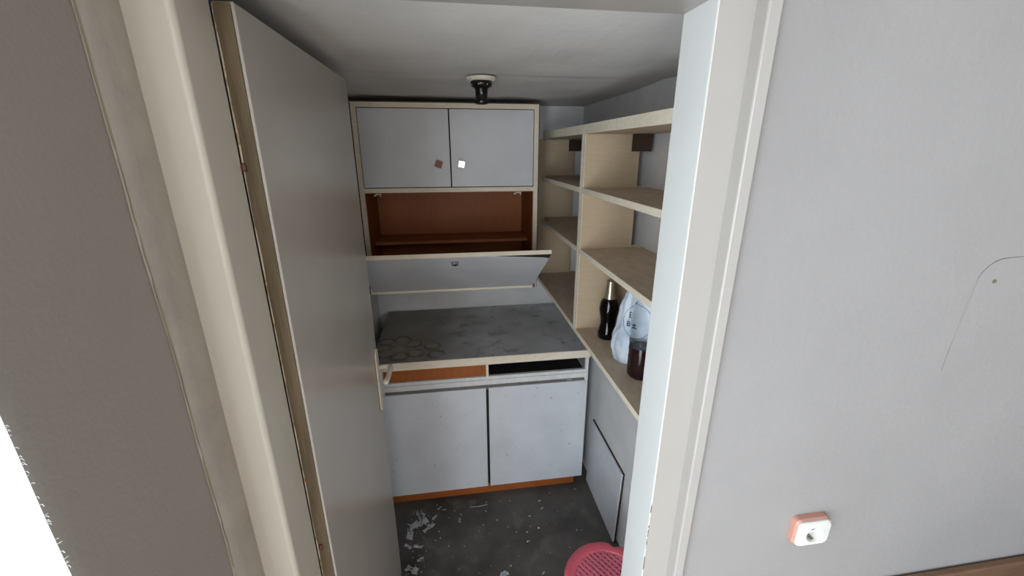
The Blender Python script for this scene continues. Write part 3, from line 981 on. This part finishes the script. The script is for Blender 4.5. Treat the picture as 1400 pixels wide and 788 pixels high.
# ------------------------------------------------------------------ litter on the floor
def scrap(x, y, size, seed, tall=0.5):
    rd = random.Random(seed)
    bm = nb()
    n = 5
    asp = rd.uniform(0.22, 0.6)
    g = [[None] * (n + 1) for _ in range(n + 1)]
    a0 = rd.uniform(0, 6.28)
    for i in range(n + 1):
        for j in range(n + 1):
            u, v = (i / n - 0.5) * size, (j / n - 0.5) * size * asp
            u += size * 0.12 * rd.uniform(-1, 1); v += size * 0.10 * rd.uniform(-1, 1)
            h = 0.001 + size * tall * abs(noise.noise(Vector((i * 0.55 + seed, j * 0.55, seed * 1.7)))) * 1.2
            g[i][j] = bm.verts.new((x + u * math.cos(a0) - v * math.sin(a0), y + u * math.sin(a0) + v * math.cos(a0), h))
    lo = min(v.co.z for v in bm.verts) - 0.0006
    for v in bm.verts:
        v.co.z -= lo
    for i in range(n):
        for j in range(n):
            if rd.random() < 0.84:
                bm.faces.new((g[i][j], g[i + 1][j], g[i + 1][j + 1], g[i][j + 1]))
    bmesh.ops.delete(bm, geom=[v for v in bm.verts if not v.link_faces], context='VERTS')
    bmesh.ops.solidify(bm, geom=list(bm.faces), thickness=0.0006)
    lo = min(v.co.z for v in bm.verts)
    for v in bm.verts:
        v.co.z += 0.0004 - lo
    return bm


P = 'the litter beside the open door'
spots = [(-0.222, 1.615, 0.088, 'largest crumpled white paper scrap, middle of ' + P),
         (-0.172, 1.600, 0.055, 'white paper scrap at the right edge of ' + P),
         (-0.262, 1.580, 0.060, 'white paper scrap tucked against the door in the main heap of litter'),
         (-0.210, 1.672, 0.062, 'white paper scrap at the far end of the litter heap, nearest the orange plinth'),
         (-0.146, 1.662, 0.030, 'small white paper scrap lying apart, to the right behind the litter heap'),
         (-0.215, 1.500, 0.048, 'bent white paper scrap just in front of the main litter heap'),
         (-0.262, 1.515, 0.034, 'small white scrap by the door, in front of the main litter heap'),
         (-0.238, 1.398, 0.058, 'white paper scrap by the door, nearest of all to the photographer'),
         (-0.203, 1.442, 0.028, 'tiny white scrap to the right of the nearest paper scrap')]
for i, (x, y, s, lab) in enumerate(spots):
    o = obj('paper_scrap', scrap(x, y, s, i + 3, 0.55), 'scrap', None, org=(x, y, 0))
    tag(o, lab, 'litter', 'paper scraps beside the open door')
o = obj('plaster_flake', scrap(-0.020, 1.622, 0.026, 41, 0.4), 'scrap', None, org=(-0.02, 1.622, 0))
tag(o, 'lone white flake on the dark floor before the left cabinet door', 'litter')
o = obj('plaster_flake', scrap(0.162, 1.318, 0.034, 52, 0.4), 'scrap', None, org=(0.162, 1.318, 0))
tag(o, 'white flake on the open floor nearest the photographer', 'litter')
o = obj('straw', tube(nb(), [(0.035, 1.705, 0.0022), (0.08, 1.7, 0.0028), (0.125, 1.707, 0.0022)], 0.0016, 6), 'scrap', None, org=(0.08, 1.7, 0))
tag(o, 'thin pale straw lying before the base cabinet plinth', 'litter')
bm = nb()
rd = random.Random(12)
pc = [((738, 685), 0.40, 1.69), ((744, 697), 0.40, 1.64), ((787, 668), 0.61, 1.745), ((715, 724), 0.30, 1.52), ((725, 704), 0.335, 1.60), ((720, 742), 0.30, 1.46),
      ((680, 714), 0.17, 1.60), ((736, 722), 0.36, 1.53), ((697, 775), 0.19, 1.36), ((810, 727), 0.55, 1.49), ((765, 777), 0.33, 1.30), ((560, 700), -0.10, 1.71), ((600, 700), -0.125, 1.72)]
for (_, x, y) in pc:
    for k in range(rd.choice((1, 2, 2))):
        m = Matrix.Translation((x + rd.uniform(-.008, .008), y + rd.uniform(-.008, .008), 0.0026)) @ Matrix.Rotation(rd.uniform(0, 3), 4, 'X') @ Matrix.Diagonal((rd.uniform(.8, 1.6), rd.uniform(.6, 1.2), .7, 1))
        bmesh.ops.create_icosphere(bm, subdivisions=1, radius=rd.uniform(0.0022, 0.0045), matrix=m)
for k in range(110):
    x, y = (rd.gauss(-0.2, 0.05), rd.gauss(1.56, 0.12)) if k < 70 else (rd.uniform(-0.2, 0.62), rd.uniform(1.2, 1.74))
    if x < -0.275 or y > 1.77:
        continue
    bmesh.ops.create_icosphere(bm, subdivisions=1, radius=rd.uniform(0.001, 0.003), matrix=Matrix.Translation((x, y, 0.002)))
o = obj('plaster_crumbs', bm, 'crumb', None, org=(0.1, 1.5, 0))
tag(o, 'small pale plaster crumbs scattered over the pantry floor', 'litter', None, 'stuff')
